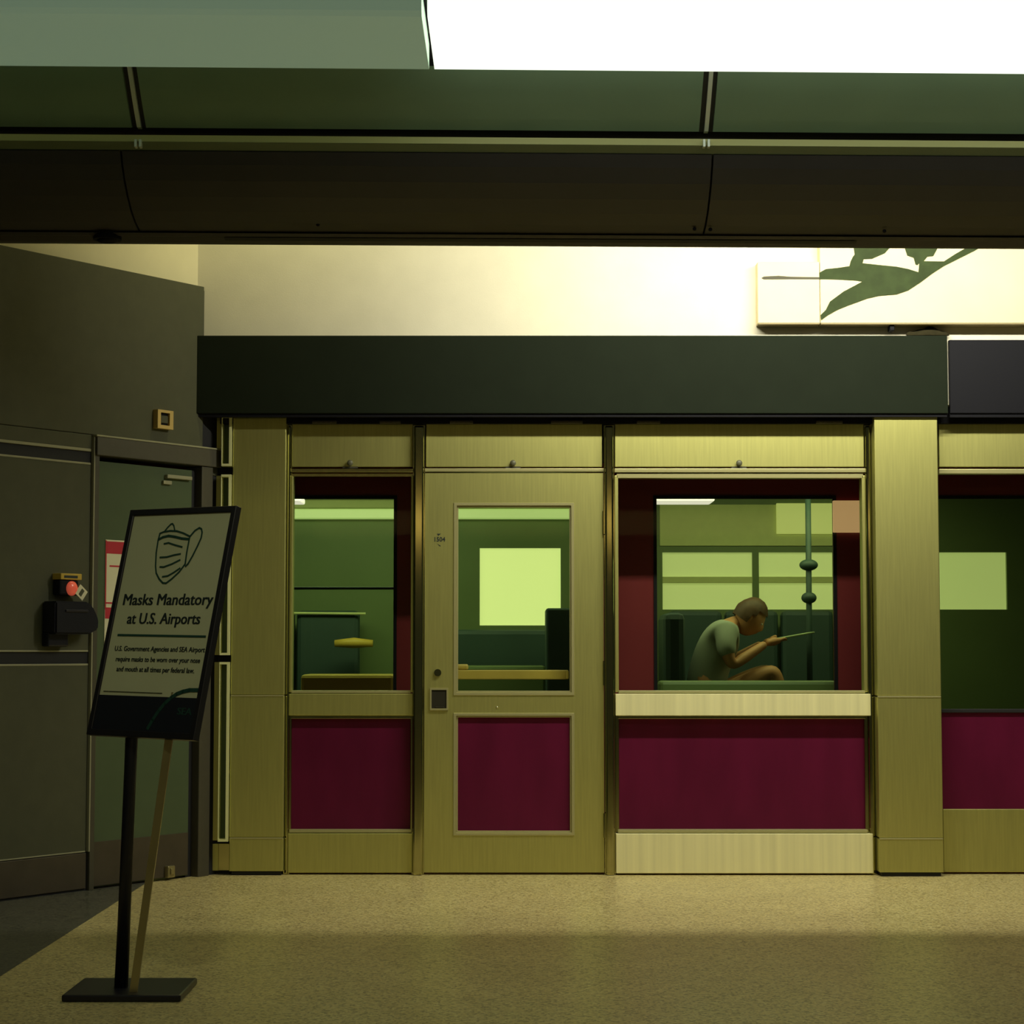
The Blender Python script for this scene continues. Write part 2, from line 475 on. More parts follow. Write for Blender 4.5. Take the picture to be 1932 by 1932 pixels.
# alarm station and black case at the frame edge
s0, z1 = wl(112, 1083, 0.05)
s1, z0 = wl(151, 1120, 0.05)
al = thing('alarm_station', 'black alarm unit with red lens, yellow strip and white tag', 'alarm', tuple(WM @ Vector((s0, 0, z0))), WANG)
wbox('housing', 'black', s0, s1 - 0.012, z0 - 0.01, z1 - 0.026, -0.055, 0.0, al, 0.01)
wbox('label_strip', 'yellow', s0, s1, z1 - 0.026, z1 + 0.004, -0.062, 0.0, al, 0.003)
wbox('label_print', 'ink', s0 + 0.02, s1 - 0.028, z1 - 0.018, z1 - 0.006, -0.0635, -0.06, al)
b = NB()
ball(b, (s0 + 0.075, -0.055, (z0 + z1) / 2 - 0.022), 0.036, 1, 0.55, 1)
obj('red_lens', b, 'redlens', al, xf=WM, smooth=True, label='glowing red lens')
tc_ = wl(153, 1118, 0.065)
b = NB()
bx(b, (-0.030, -0.002, -0.028), (0.030, 0.002, 0.028), 0.001)
obj('tag', b, 'white', al, xf=WM @ Matrix.Translation((tc_[0], -0.066, tc_[1])) @ Matrix.Rotation(math.radians(38), 4, 'Y'))
b = NB()
bx(b, (-0.010, -0.0028, -0.018), (0.010, -0.0018, 0.018))
obj('tag_print', b, 'clad', al, xf=WM @ Matrix.Translation((tc_[0], -0.066, tc_[1])) @ Matrix.Rotation(math.radians(38), 4, 'Y'))
s0, z1 = wl(95, 1134, 0.06)
s1, z0 = wl(176, 1197, 0.06)
cs = thing('equipment_case', 'black rounded case hung on grey wall below the alarm unit', 'case', tuple(WM @ Vector((s0, 0, z0))), WANG)
b = NB()
pr = [(s0, z0), (s1 - 0.06, z0), (s1, z0 + 0.026), (s1 + 0.002, z0 + 0.07), (s1 - 0.012, z1 - 0.06), (s1 - 0.035, z1 - 0.025), (s1 - 0.07, z1), (s0, z1)]
prism(b, [(p[0], -0.10, p[1]) for p in pr], (0, 0.10, 0))
bmesh.ops.bevel(b, geom=b.edges[:], offset=0.008, segments=2, affect='EDGES')
obj('shell', b, 'pole', cs, xf=WM)
wbox('bracket', 'pole', s0, s0 + 0.13, z0 - 0.06, z0 + 0.01, -0.05, 0.0, cs, 0.008)
b = NB()
bx(b, (s0 + 0.06, -0.106, z1 - 0.052), (s1 - 0.075, -0.098, z1 - 0.040), 0.002)
obj('ridge', b, 'signframe', cs, xf=WM)

# ------------------------------------------------------------------ shop front: pillars
def pillar(name, label, px0, px1, Y, seams, back):
    t = thing(name, label, 'pillar', (X((px0 + px1) / 2, Y), Y, 0), kind='structure')
    x0, x1 = X(px0, Y), X(px1, Y)
    b = NB()
    bx(b, (x0 + 0.012, Y + 0.012, 0.0), (x1 - 0.012, back, 2.42))
    obj('core', b, 'groove', t)
    zs = [0.022] + [Z(r, Y) for r in seams] + [2.415]
    for i in range(len(zs) - 1):
        b = NB()
        bx(b, (x0, Y, zs[i] + (0.0035 if i else 0)), (x1, back - 0.01, zs[i + 1] - 0.0035), 0.004)
        obj('cover_panel', b, 'steel', t)
        if i:
            b = NB()
            bx(b, (x0 + 0.002, Y - 0.003, zs[i] - 0.006), (x1 - 0.002, Y + 0.02, zs[i] + 0.0025), 0.001)
            obj('joint_strip', b, 'bead', t)
    return t
pillar('steel_pillar', 'steel clad pillar beside the row of narrow corner panels', 437, 538, 10.655, (1581, 1312), 10.80)
pillar('steel_pillar', 'brightly lit steel clad pillar beside the wide window', 1653, 1773, 10.60, (1582, 1314), 10.82)

# narrow panels between the grey wall and the first pillar
cp = thing('corner_panels', 'stack of narrow steel framed panels in the corner beside the pillar', 'panel', (X(420, 10.7), 10.7, 0), kind='structure')
b = NB()
bx(b, (X(398, 10.7), 10.73, 0), (X(438, 10.7), 10.80, 2.42))
obj('backing', b, 'groove', cp)
for r0, r1 in ((786, 881), (897, 1236), (1249, 1586), (1592, 1643)):
    z0, z1 = Z(r1, 10.7), Z(r0, 10.7)
    xa, xm, xb = X(400, 10.7), X(417, 10.7), X(437, 10.69)
    low = r0 > 1590
    b = NB()
    bx(b, (xa, 10.705, z0), (xm, 10.74, z1), 0.003)
    obj('side_strip', b, 'steel', cp)
    b = NB()
    bx(b, (xm - 0.004, 10.712, z0), (xb, 10.74, z1), 0.002)
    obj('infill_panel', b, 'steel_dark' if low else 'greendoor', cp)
    if not low:
        b = NB()
        plate(b, [xm + 0.004, xm + 0.007, xb - 0.014, xb], [z0, z0 + 0.012, z1 - 0.012, z1], {(1, 1)}, 10.640, 10.715)
        obj('edge_frame', b, 'edge_glint', cp)

# ------------------------------------------------------------------ shop front: mullions
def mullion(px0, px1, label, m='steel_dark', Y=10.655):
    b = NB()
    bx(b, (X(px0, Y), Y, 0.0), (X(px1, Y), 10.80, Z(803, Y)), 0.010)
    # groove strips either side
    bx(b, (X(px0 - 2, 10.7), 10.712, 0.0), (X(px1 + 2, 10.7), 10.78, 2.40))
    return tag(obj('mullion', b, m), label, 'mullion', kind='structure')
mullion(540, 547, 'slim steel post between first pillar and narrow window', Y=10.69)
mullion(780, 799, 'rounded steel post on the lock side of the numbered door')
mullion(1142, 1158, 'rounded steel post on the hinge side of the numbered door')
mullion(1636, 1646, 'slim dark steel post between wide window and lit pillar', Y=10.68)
b = NB()
bx(b, (X(1645, 10.74), 10.74, 0), (X(1656, 10.74), 10.80, 2.40))
tag(obj('trim_1', b, 'groove'), 'dark recessed filler strip beside the lit pillar', 'trim', kind='structure')
b = NB()
bx(b, (X(1647, 10.71), 10.71, Z(1350, 10.71)), (X(1656, 10.71), 10.75, Z(1310, 10.71)), 0.002)
tag(obj('trim_2', b, 'bead'), 'short end of a steel rail beside the lit pillar', 'trim', kind='structure')

b = NB()
bx(b, (X(2082, FY), 10.70, 0), (4.4, 10.85, 2.44), 0.004)
tag(obj('trim_4', b, 'steel'), 'plain steel end panel of the shop front outside the photo', 'trim', kind='structure')

# head slot under the shutter box
b = NB()
bx(b, (-1.55, 10.66, Z(799, 10.66)), (4.2, 10.85, 2.45))
slot = tag(obj('trim_3', b, 'black'), 'black slot under the long shutter box', 'trim', kind='structure')
for px, w in ((610, 46), (735, 40), (870, 44), (1070, 60), (1225, 44), (1568, 50)):
    b = NB()
    z = Z(797, 10.655)
    bx(b, (X(px - w / 2, 10.65), 10.640, z - 0.006), (X(px + w / 2, 10.65), 10.668, z + 0.008), 0.002)
    for k in range(4):
        bx(b, (X(px - w / 2 + 6 + k * 9, 10.65), 10.636, z - 0.002), (X(px - w / 2 + 10 + k * 9, 10.65), 10.642, z + 0.004))
    obj('shutter_guide', b, 'darkframe', slot)

# ------------------------------------------------------------------ hatches over the openings
def hatch(px0, px1, knob, label):
    x0, x1 = X(px0, FY), X(px1, FY)
    z0, z1 = Z(881, FY), Z(800, FY) + 0.02
    t = thing('access_hatch', label, 'hatch', ((x0 + x1) / 2, FY, z0), group='steel hatches in a row under the shutter box')
    b = NB()
    bx(b, (x0, FY - 0.002, z0), (x1, FY + 0.03, z1), 0.003)
    obj('panel', b, 'steel', t)
    if knob:
        c = P(knob, 874, FY)
        b = NB()
        disc(b, (c.x, FY - 0.008, c.z), 0.010, 0.014)
        ball(b, (c.x, FY - 0.018, c.z), 0.0165, 1, 0.7, 1)
        obj('knob', b, 'knob', t, smooth=True)
        b = NB()
        bx(b, (c.x - 0.04, FY - 0.006, z0 - 0.008), (c.x + 0.04, FY + 0.002, z0 + 0.001))
        obj('catch', b, 'darkframe', t)
hatch(549, 778, 661, 'shaded steel hatch with knob over the narrow window')
hatch(803, 1137, 968, 'steel hatch with knob directly over the numbered door')
hatch(1161, 1633, 1394, 'widest steel hatch with knob over the wide window')
hatch(1775, 2080, 0, 'steel hatch beyond the lit pillar, cut by the photo edge')

# ------------------------------------------------------------------ windows
def rail(name, px0, px1, r0, r1, y0, y1, m, parent, bev=0.003):
    b = NB()
    bx(b, (X(px0, FY), y0, Z(r1, FY)), (X(px1, FY), y1, Z(r0, FY)), bev)
    return obj(name, b, m, parent)
def window(n, label, p0, p1, g0, g1, bright):
    t = thing('window_%d' % n, label, 'window', (X((p0 + p1) / 2, FY), FY, 0), kind='structure')
    ms = 'steel_sheen' if bright else 'steel'
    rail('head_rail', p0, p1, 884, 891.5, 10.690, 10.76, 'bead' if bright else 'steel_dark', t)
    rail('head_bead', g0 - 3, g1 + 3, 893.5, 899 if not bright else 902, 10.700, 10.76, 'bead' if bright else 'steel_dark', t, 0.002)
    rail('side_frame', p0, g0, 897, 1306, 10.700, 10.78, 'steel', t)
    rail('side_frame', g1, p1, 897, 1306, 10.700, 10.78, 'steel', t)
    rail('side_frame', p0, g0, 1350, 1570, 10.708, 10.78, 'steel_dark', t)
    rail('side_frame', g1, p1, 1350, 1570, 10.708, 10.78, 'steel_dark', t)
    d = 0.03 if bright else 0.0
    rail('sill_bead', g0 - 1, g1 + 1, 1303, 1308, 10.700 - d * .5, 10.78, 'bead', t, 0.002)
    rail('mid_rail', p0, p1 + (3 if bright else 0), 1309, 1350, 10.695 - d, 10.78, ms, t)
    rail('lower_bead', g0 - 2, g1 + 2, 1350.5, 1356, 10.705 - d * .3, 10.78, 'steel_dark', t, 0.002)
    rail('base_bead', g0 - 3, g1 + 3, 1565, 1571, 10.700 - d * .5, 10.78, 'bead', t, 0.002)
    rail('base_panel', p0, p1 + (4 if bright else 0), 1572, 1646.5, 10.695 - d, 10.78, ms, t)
    b = NB()
    bx(b, (X(g0 - 3, FY), 10.738, Z(1308, FY)), (X(g1 + 3, FY), 10.744, Z(897, FY)))
    obj('glass_pane', b, 'glass', t)
    b = NB()
    bx(b, (X(g0 - 3, FY), 10.735, Z(1570, FY)), (X(g1 + 3, FY), 10.750, Z(1352, FY)))
    obj('lower_panel', b, 'maroon', t, label='glossy maroon lower panel')
    return t
window(1, 'narrow steel framed window with maroon lower panel beside the numbered door', 547, 780, 552, 775, False)
window(2, 'wide steel framed window with bright sill rail and maroon lower panel', 1160, 1635, 1167, 1628, True)
w3 = thing('window_3', 'last window beyond the lit pillar, mostly outside the photo', 'window', (X(1900, FY), FY, 0), kind='structure')
rail('head_rail', 1774, 2080, 885, 894, 10.690, 10.76, 'bead', w3)
rail('mid_rail', 1774, 2080, 1338, 1345, 10.72, 10.78, 'groove', w3)
rail('base_panel', 1774, 2080, 1527, 1646, 10.715, 10.78, 'steel', w3)
b = NB()
bx(b, (X(1770, FY), 10.738, Z(1341, FY)), (X(2080, FY), 10.744, Z(893, FY)))
obj('glass_pane', b, 'glass', w3)
b = NB()
bx(b, (X(1770, FY), 10.735, Z(1530, FY)), (X(2080, FY), 10.750, Z(1343, FY)))
obj('lower_panel', b, 'maroon', w3)

# ------------------------------------------------------------------ numbered door
d1 = thing('door_1', 'steel door numbered 1504 with glazed upper half and maroon lower panel', 'door', (X(970, FY), FY, 0), kind='structure')
rail('head_rail', 801, 1140, 884, 890.5, 10.685, 10.76, 'bead', d1)
DY = 10.690
xs = [X(p, FY) for p in (801.5, 860, 1080, 1138.5)]
zs = [0.012, Z(1572, FY), Z(1348, FY), Z(1308, FY), Z(953, FY), Z(893, FY)]
b = NB()
plate(b, xs, zs, {(1, 1), (1, 3)}, DY, DY + 0.045)
obj('leaf', b, 'steel', d1)
def bead(px0, px1, r0, r1, y0):
    for a, c in ((0, 5.5), (5.5, 8.5)):
        b = NB()
        X0, X1, Z0, Z1 = X(px0 + a, FY), X(px1 - a, FY), Z(r1 - a, FY), Z(r0 + a, FY)
        w = (c - a) / F * FY
        plate(b, [X0, X0 + w, X1 - w, X1], [Z0, Z0 + w, Z1 - w, Z1], {(1, 1)}, y0 + (0.0 if a == 0 else 0.012), y0 + 0.035)
        bmesh.ops.bevel(b, geom=b.edges[:], offset=0.0015, segments=1, affect='EDGES')
        obj('glazing_bead', b, 'bead', d1)
bead(856, 1083, 949, 1312, DY - 0.006)
bead(856, 1083, 1345, 1576, DY - 0.006)
b = NB()
bx(b, (xs[1] - 0.01, DY + 0.022, zs[3] - 0.01), (xs[2] + 0.01, DY + 0.028, zs[4] + 0.01))
obj('glass_pane', b, 'glass', d1)
b = NB()
bx(b, (xs[1] - 0.01, DY + 0.018, zs[1] - 0.01), (xs[2] + 0.01, DY + 0.030, zs[2] + 0.01))
obj('lower_panel', b, 'maroon', d1, label='glossy maroon lower panel')
# lock, pull, screw, hinges, number
c = P(826, 1269, DY)
b = NB()
disc(b, (c.x, DY - 0.006, c.z), 0.019, 0.014, n=24)
disc(b, (c.x, DY - 0.015, c.z), 0.012, 0.008, n=20)
obj('lock_cylinder', b, 'steel_dark', d1, smooth=False)
b = NB()
X0, X1, Z0, Z1 = X(812, DY), X(846, DY), Z(1340, DY), Z(1298, DY)
plate(b, [X0, X0 + 0.008, X1 - 0.008, X1], [Z0, Z0 + 0.010, Z1 - 0.010, Z1], {(1, 1)}, DY - 0.012, DY)
obj('pull_frame', b, 'bead', d1)
b = NB()
bx(b, (X0 + 0.006, DY - 0.006, Z0 + 0.008), (X1 - 0.006, DY + 0.0, Z1 - 0.008))
bx(b, (X0 + 0.028, DY - 0.012, Z0 + 0.012), (X1 - 0.022, DY - 0.004, Z0 + 0.020), 0.002)
obj('pull_recess', b, 'recess', d1, label='dark recessed flush pull')
c = P(938, 1334, DY)
b = NB()
ball(b, (c.x, DY - 0.002, c.z), 0.007, 1, 0.6, 0.8)
obj('screw_head', b, 'chrome', d1, smooth=True)
for r0, r1 in ((964, 1008), (1247, 1293), (1534, 1580)):
    b = NB()
    tube(b, [(X(1140, DY), DY - 0.010, Z(r1, DY)), (X(1140, DY), DY - 0.010, Z(r0, DY))], 0.0085, 10)
    bx(b, (X(1137, DY), DY - 0.004, Z(r1, DY)), (X(1142, DY), DY + 0.0, Z(r0, DY)))
    obj('hinge', b, 'steel_dark', d1)
R90 = Matrix.Rotation(math.pi / 2, 4, 'X')
c = P(829, 1018, DY)
b = text_bm('1504', 0.033, Matrix.Translation((c.x, DY - 0.0006, c.z)) @ R90, sx=0.95, bold=0.0008)
obj('door_number', b, 'ink', d1)
for row, pts in ((1009, ((-4, -2), (4, -2), (-1, 2))), (1028, ((-3, -2), (4, 2), (2, 3)))):
    c = P(828, row, DY)
    k = FY / F
    b = NB()
    prism(b, [(c.x + p[0] * k, DY - 0.0012, c.z - p[1] * k) for p in pts], (0, 0.0012, 0))
    obj('number_mark', b, 'ink', d1)
# push bar on the far face, seen through the glass
b = NB()
yb = DY + 0.11
bx(b, (X(808, yb), yb - 0.02, Z(1282, yb)), (X(1072, yb), yb + 0.02, Z(1264, yb)), 0.005)
bx(b, (X(812, yb), DY + 0.045, Z(1280, yb)), (X(832, yb), yb, Z(1266, yb)))
bx(b, (X(1088, yb) - 0.06, DY + 0.045, Z(1280, yb)), (X(1088, yb) - 0.045, yb, Z(1266, yb)))
obj('push_bar', b, 'wood', d1, label='golden push bar behind the glass')
b = NB()
bx(b, (X(808, yb), yb - 0.014, Z(1264, yb)), (X(884, yb), yb + 0.02, Z(1253, yb)), 0.01)
obj('push_bar_housing', b, 'wood', d1)

# ------------------------------------------------------------------ shutter boxes above the shop front
SY = 10.57
sb = thing('shutter_box', 'long dark green shutter box above door and windows', 'shutter box', (0.3, SY, Z(780, SY)))
b = NB()
xl, xr = X(371, SY, 700), X(1788, SY, 700)
bx(b, (xl, SY, Z(780, SY)), (xr, BW - 0.001, Z(633, SY)), 0.004)
obj('casing', b, 'fascia', sb)
b = NB()
bx(b, (xl + 0.005, SY + 0.012, Z(786, SY)), (xr - 0.005, BW - 0.002, Z(779, SY)))
obj('bottom_bar', b, 'black', sb)
sb2 = thing('shutter_box', 'next dark shutter box beyond the lit pillar, cut by the photo edge', 'shutter box', (3.2, SY, Z(780, SY)))
b = NB()
bx(b, (X(1793, SY, 700), SY + 0.02, Z(779, SY)), (4.3, BW - 0.001, Z(640, SY)), 0.004)
obj('casing', b, 'black', sb2)
b = NB()
bx(b, (X(1793, SY, 700), SY + 0.03, Z(786, SY)), (4.3, BW - 0.002, Z(778, SY)))
obj('bottom_bar', b, 'black', sb2)

# crumpled rag lying on the shutter box
b = NB()
c = P(1750, 633, SY + 0.03)
bmesh.ops.create_icosphere(b, subdivisions=3, radius=1, matrix=Matrix.Identity(4))
for v in b.verts:
    n = math.sin(v.co.x * 5.1 + 1) * 0.25 + math.sin(v.co.x * 11 + v.co.y * 4) * 0.16
    v.co = Vector((c.x + v.co.x * 0.115, SY + 0.026 + v.co.y * 0.022, Z(633, SY) + 0.002 + max(0.0, v.co.z + 0.1) * 0.036 * (1 + n)))
tag(obj('rag', b, 'rag', smooth=True), 'crumpled brown rag lying on top of the shutter box', 'rag')

# ------------------------------------------------------------------ bird artwork
AY = 10.53
art = thing('wall_art', 'cream wall panel with long green bird cutout', 'artwork', (X(1600, AY), AY, Z(610, AY)))
for p0, p1, r0, r1 in ((1430, 1547.0, 494, 609.5), (1548, 2060, 330, 609.5)):
    b = NB()
    bx(b, (X(p0, AY, 600), AY, Z(r1, AY)), (X(p1, AY, 600), BW, Z(r0, AY)), 0.003)
    obj('board', b, 'artboard', art)
    b = NB()
    bx(b, (X(p0, AY, 600) + 0.002, AY + 0.002, Z(r1 + 2.2, AY)), (X(p1, AY, 600) - 0.002, BW, Z(r1, AY)))
    obj('edge_strip', b, 'artedge', art)
bird = [(745, 245), (800, 215), (900, 205), (1000, 190), (1010, 150), (1030, 110), (1045, 90), (1035, 25), (1010, -60), (1120, -150), (1330, -150), (1350, -40), (1345, 30), (1300, 80), (1190, 128),
        (1120, 130), (1110, 165), (1250, 180), (1400, 195), (1500, 215), (1585, 242), (1592, 165), (1575, 182), (1560, 175), (1545, 120), (1490, 100), (1470, 40), (1475, -60), (1600, -160), (1770, -60),
        (1740, 50), (1710, 105), (1660, 110), (1630, 148), (1750, 150), (1800, 150), (1900, 85), (2050, 0), (2300, -150), (2340, -100), (2060, 60), (1900, 140), (1800, 190), (1700, 255), (1600, 330), (1500, 395),
        (1400, 430), (1250, 442), (1150, 465), (1000, 520), (900, 560), (820, 605), (760, 648), (755, 605), (800, 560), (835, 490), (950, 405), (1110, 320), (1050, 312), (900, 303), (745, 300)]
def flat_shape(pts, y, thick):
    b = NB()
    vs = [b.verts.new((p.x, y, p.z)) for p in pts]
    es = [b.edges.new((vs[i], vs[(i + 1) % len(vs)])) for i in range(len(vs))]
    bmesh.ops.triangle_fill(b, use_beauty=True, edges=es)
    r = bmesh.ops.extrude_face_region(b, geom=b.faces[:])
    bmesh.ops.translate(b, verts=[g for g in r['geom'] if isinstance(g, bmesh.types.BMVert)], vec=(0, -thick, 0))
    bmesh.ops.recalc_face_normals(b, faces=b.faces)
    return b
ka = 430 / 1932
obj('bird_cutout', flat_shape([P(1380 + a * ka, 460 + c * ka, AY) for a, c in bird], AY, 0.004), 'birdgreen', art, label='green bird silhouette')
beak = [(255, 290), (275, 278), (400, 272), (500, 280), (745, 284), (745, 300), (500, 299), (400, 301), (275, 301)]
obj('beak_cutout', flat_shape([P(1380 + a * ka, 460 + c * ka, AY) for a, c in beak], AY, 0.004), 'beak', art, label='long dark beak')
c = P(1685, 618, AY)
b = NB()
bx(b, (c.x - 0.012, AY + 0.02, c.z - 0.012), (c.x + 0.012, BW, c.z + 0.03), 0.004)
obj('bracket', b, 'black', art)

# ------------------------------------------------------------------ ceiling bulkhead
SL = 0.028                                          # the bulkhead runs slightly askew to the shop front
def strip(prof, x0, x1, close=True):
    """profile of (Y, z) points swept along the bulkhead between x0 and x1"""
    b = NB()
    xs_ = [x0, (x0 + x1) / 2, x1]
    rings = [[b.verts.new((x, y + SL * x, z)) for y, z in prof] for x in xs_]
    n = len(prof)
    for i in range(2):
        for k in range(n if close else n - 1):
            b.faces.new((rings[i][k], rings[i][(k + 1) % n], rings[i + 1][(k + 1) % n], rings[i + 1][k]))
    if close:
        b.faces.new(rings[0])
        b.faces.new(rings[-1])
    bmesh.ops.recalc_face_normals(b, faces=b.faces)
    return b
def pz(Y, row): return (Y, Z(row, Y))
ceil = thing('ceiling', 'dark curved ceiling bulkhead of long panels hanging across the hall', 'ceiling', (0, 8.4, 2.9), kind='structure')
up = [pz(7.64, 126), pz(7.665, 140), pz(7.71, 165), pz(7.765, 195), pz(7.825, 225), pz(7.87, 246)]
up_s = up + [(y + 0.03, z + 0.01) for y, z in reversed(up)]
lowp = [pz(7.90, 290), pz(7.93, 315), pz(7.98, 345), pz(8.05, 375), pz(8.13, 402), pz(8.22, 424), pz(8.32, 441)]
low_s = lowp + [(y + 0.03, z + 0.02) for y, z in reversed(lowp)]
seams_up = [-6.0, X(256, 7.75, 170), X(1338, 7.75, 170), 6.0]
seams_lo = [-6.0, X(249, 8.1, 370), X(1337, 8.1, 370), 6.0]
g = 0.028
for i in range(3):
    obj('upper_panel', strip(up_s, seams_up[i] + g, seams_up[i + 1] - g), 'upper', ceil, smooth=False)
    obj('lower_panel', strip(low_s, seams_lo[i] + 0.004, seams_lo[i + 1] - 0.004), 'soffit', ceil)
for x in seams_up[1:3]:
    jp = [(y + 0.022, z + 0.008) for y, z in up] 
    obj('joint_strip', strip(jp + [(y + 0.012, z) for y, z in reversed(jp)], x - g, x + g), 'soffit', ceil)
    jr = [(y - 0.006, z) for y, z in up]  # raised pale strip takes the place of light leaking through the seam
    obj('seam_light_strip', strip(jr + [(y + 0.03, z) for y, z in reversed(jr)], x - 0.007, x + 0.009), 'joint', ceil, label='pale seam strip in place of leaking lamp light')
    b = NB()
    y = 7.845 + SL * x
    bx(b, (x - 0.014, y, Z(277, y)), (x - 0.004, y + 0.03, Z(262, y)), 0.002)
    bx(b, (x + 0.004, y, Z(277, y)), (x + 0.014, y + 0.03, Z(262, y)), 0.002)
    obj('clip', b, 'joint', ceil)
# backing closes the body of the bulkhead
back = [pz(7.72, 112), pz(7.74, 122), pz(7.95, 246), pz(7.95, 290), pz(8.10, 330), pz(8.36, 441), (8.44, Z(441, 8.40)), (8.44, 4.5), (7.72, 4.5)]
obj('backing', strip(back, -6, 6), 'soffit', ceil)
obj('ledge', strip([pz(7.87, 259.5), pz(7.87, 272), (7.99, Z(272, 7.87)), (7.99, Z(259.5, 7.87))], -6, 6), 'ledge', ceil, label='thin olive ledge strip')
obj('lip', strip([pz(7.86, 272.5), pz(7.90, 288), (7.99, Z(288, 7.9)), (7.99, Z(272.5, 7.86))], -6, 6), 'lip', ceil, label='green lip under the olive ledge')
obj('bottom_rail', strip([pz(8.31, 443), pz(8.33, 449), pz(8.36, 450), pz(8.40, 461), (8.44, Z(461, 8.40)), (8.44, Z(440, 8.40))], -6, 6), 'soffit', ceil)
obj('groove_strip', strip([pz(8.345, 451), pz(8.365, 454.5), (8.40, Z(455, 8.36)), (8.40, Z(451, 8.34))], -1.2, 1.45), 'groove', ceil)
for px, row in ((1312, 428), (1342, 429), (1674, 430), (1684, 406), (600, 424)):
    c = P(px, row, 8.21)
    b = NB()
    ball(b, (c.x, c.y + SL * c.x + 0.02, c.z), 0.008)
    obj('screw_head', b, 'black', ceil)
# main slab over the hall
b = NB()
bx(b, (-9, 8.0, 4.5), (7, 14.5, 4.7))
obj('slab', b, 'tunnel', ceil)

# dome under the bulkhead
c = P(207, 453, 8.36)
sd = thing('ceiling_sensor', 'dark round sensor under the ceiling bulkhead above the grey wall', 'sensor', (c.x, 8.36 + SL * c.x, c.z))
b = NB()
disc(b, (c.x, 8.36 + SL * c.x, c.z + 0.006), 0.058, 0.03, 'Z', 28)
obj('base', b, 'black', sd)
b = NB()
ball(b, (c.x, 8.36 + SL * c.x, c.z - 0.008), 0.045, 1, 1, 0.35)
obj('dome', b, 'black', sd, smooth=True)

# glowing light trough along the top of the bulkhead
lt = thing('ceiling_light', 'long glowing white light trough above the green ceiling panels', 'ceiling light', (2.0, 7.4, 3.5))
ZT = Z(134, 7.41)
dif = [(6.75, ZT + 0.10), (6.75, ZT + 0.015), (6.77, ZT), (7.395, ZT), (7.41, ZT + 0.012), (7.41, ZT + 0.10)]
x0 = X(820, 7.4, 120)
obj('diffuser', strip(dif, x0, 5.5), 'diffuser', lt, smooth=False)
obj('housing', strip([(6.74, ZT + 0.101), (7.42, ZT + 0.101), (7.42, ZT + 0.16), (6.74, ZT + 0.16)], x0, 5.5), 'soffit', lt)
obj('hood', strip([(6.3, ZT + 0.22), (7.50, ZT + 0.17), (7.55, ZT + 0.20), (6.3, ZT + 0.30)], -6, 6), 'upper', ceil)
lt2 = thing('ceiling_light', 'dim green end of the light trough above the green ceiling panels', 'ceiling light', (-2.5, 7.4, 3.5))
obj('diffuser', strip(dif, -5.5, x0 - 0.02), 'diffuser_dim', lt2)
obj('housing', strip([(6.74, ZT + 0.101), (7.31, ZT + 0.101), (7.31, ZT + 0.16), (6.74, ZT + 0.16)], -5.5, x0 - 0.02), 'soffit', lt2)

# fluorescent fitting of the cove: tray, and unseen boards added to block its light (its light is set at the top)
t = thing('cove_fitting', 'long fluorescent fitting with added light-blocking boards hidden behind the ceiling bulkhead', 'lamp', (1.6, 9.1, 3.6))
b = NB()
bx(b, (0.11, 9.02, 3.66), (3.6, 9.26, 3.72), 0.005)
obj('tray', b, 'soffit', t)
b = NB()
bx(b, (0.09, 9.00, 3.04), (3.6, 9.02, 3.72), 0.003)
obj('light_blocker', b, 'soffit', t)
b = NB()
bx(b, (0.09, 9.00, 3.09), (0.11, 9.40, 3.72), 0.003)
obj('end_blocker', b, 'soffit', t)
b = NB()
tube(b, [(0.16, 9.11, 3.63), (3.1, 9.11, 3.63)], 0.013, 10)
obj('tube', b, 'tube', t)

# warm light box hanging in the hall behind the camera; the polished posts mirror it
hb = thing('hall_light', 'long warm light box hanging in the hall far behind the camera', 'lamp', (0, -8.0, 3.0))
b = NB()
bx(b, (-6, -8.1, 2.86), (6, -8.0, 3.20), 0.01)
obj('diffuser', b, 'warmbox', hb)
b = NB()
bx(b, (-6.02, -8.2, 3.20), (6.02, -7.98, 3.26), 0.01)
obj('housing', b, 'soffit', hb)
for x in (-4, 0, 4):
    b = NB()
    tube(b, [(x, -8.05, 3.25), (x, -8.05, 4.6)], 0.01, 8)
    obj('hanger', b, 'soffit', hb)

# ------------------------------------------------------------------ sign stand
TH, PH, RO = 0.622, 0.230, -0.012
SW, SH = 0.521, 0.817
SC = Vector((-1.213, 7.0, 1.277))
Wv = Vector((math.cos(TH), -math.sin(TH), 0))
Uv = Vector((math.sin(PH) * math.sin(TH), math.sin(PH) * math.cos(TH), math.cos(PH)))
Wv, Uv = Wv * math.cos(RO) + Uv * math.sin(RO), Uv * math.cos(RO) - Wv * math.sin(RO)
Nv = Wv.cross(Uv)
SMX = Matrix((( Wv.x, Uv.x, Nv.x, SC.x), (Wv.y, Uv.y, Nv.y, SC.y), (Wv.z, Uv.z, Nv.z, SC.z), (0, 0, 0, 1)))
def sg(px, py):
    """photo pixel on the sign board -> local (x, y)"""
    p = SMX.inverted() @ on_plane(px, py, SC, Nv)
    return p.x, p.y
base_c = Vector((-1.30, 7.10, 0))
st = thing('sign_stand', 'leaning framed floor sign requiring masks, on black pole stand', 'sign', base_c)
fw = 0.022
b = NB()
plate(b, [-SW / 2, -SW / 2 + fw, SW / 2 - fw, SW / 2], [-SH / 2, -SH / 2 + fw, SH / 2 - fw, SH / 2], {(1, 1)}, -0.006, 0.022)
bmesh.ops.bevel(b, geom=b.edges[:], offset=0.002, segments=1, affect='EDGES')
RX = Matrix.Rotation(math.pi / 2, 4, 'X')          # plate() works in xz: turn z into the board's y
FLIP = Matrix(((1, 0, 0, 0), (0, 0, 1, 0), (0, -1, 0, 0), (0, 0, 0, 1)))
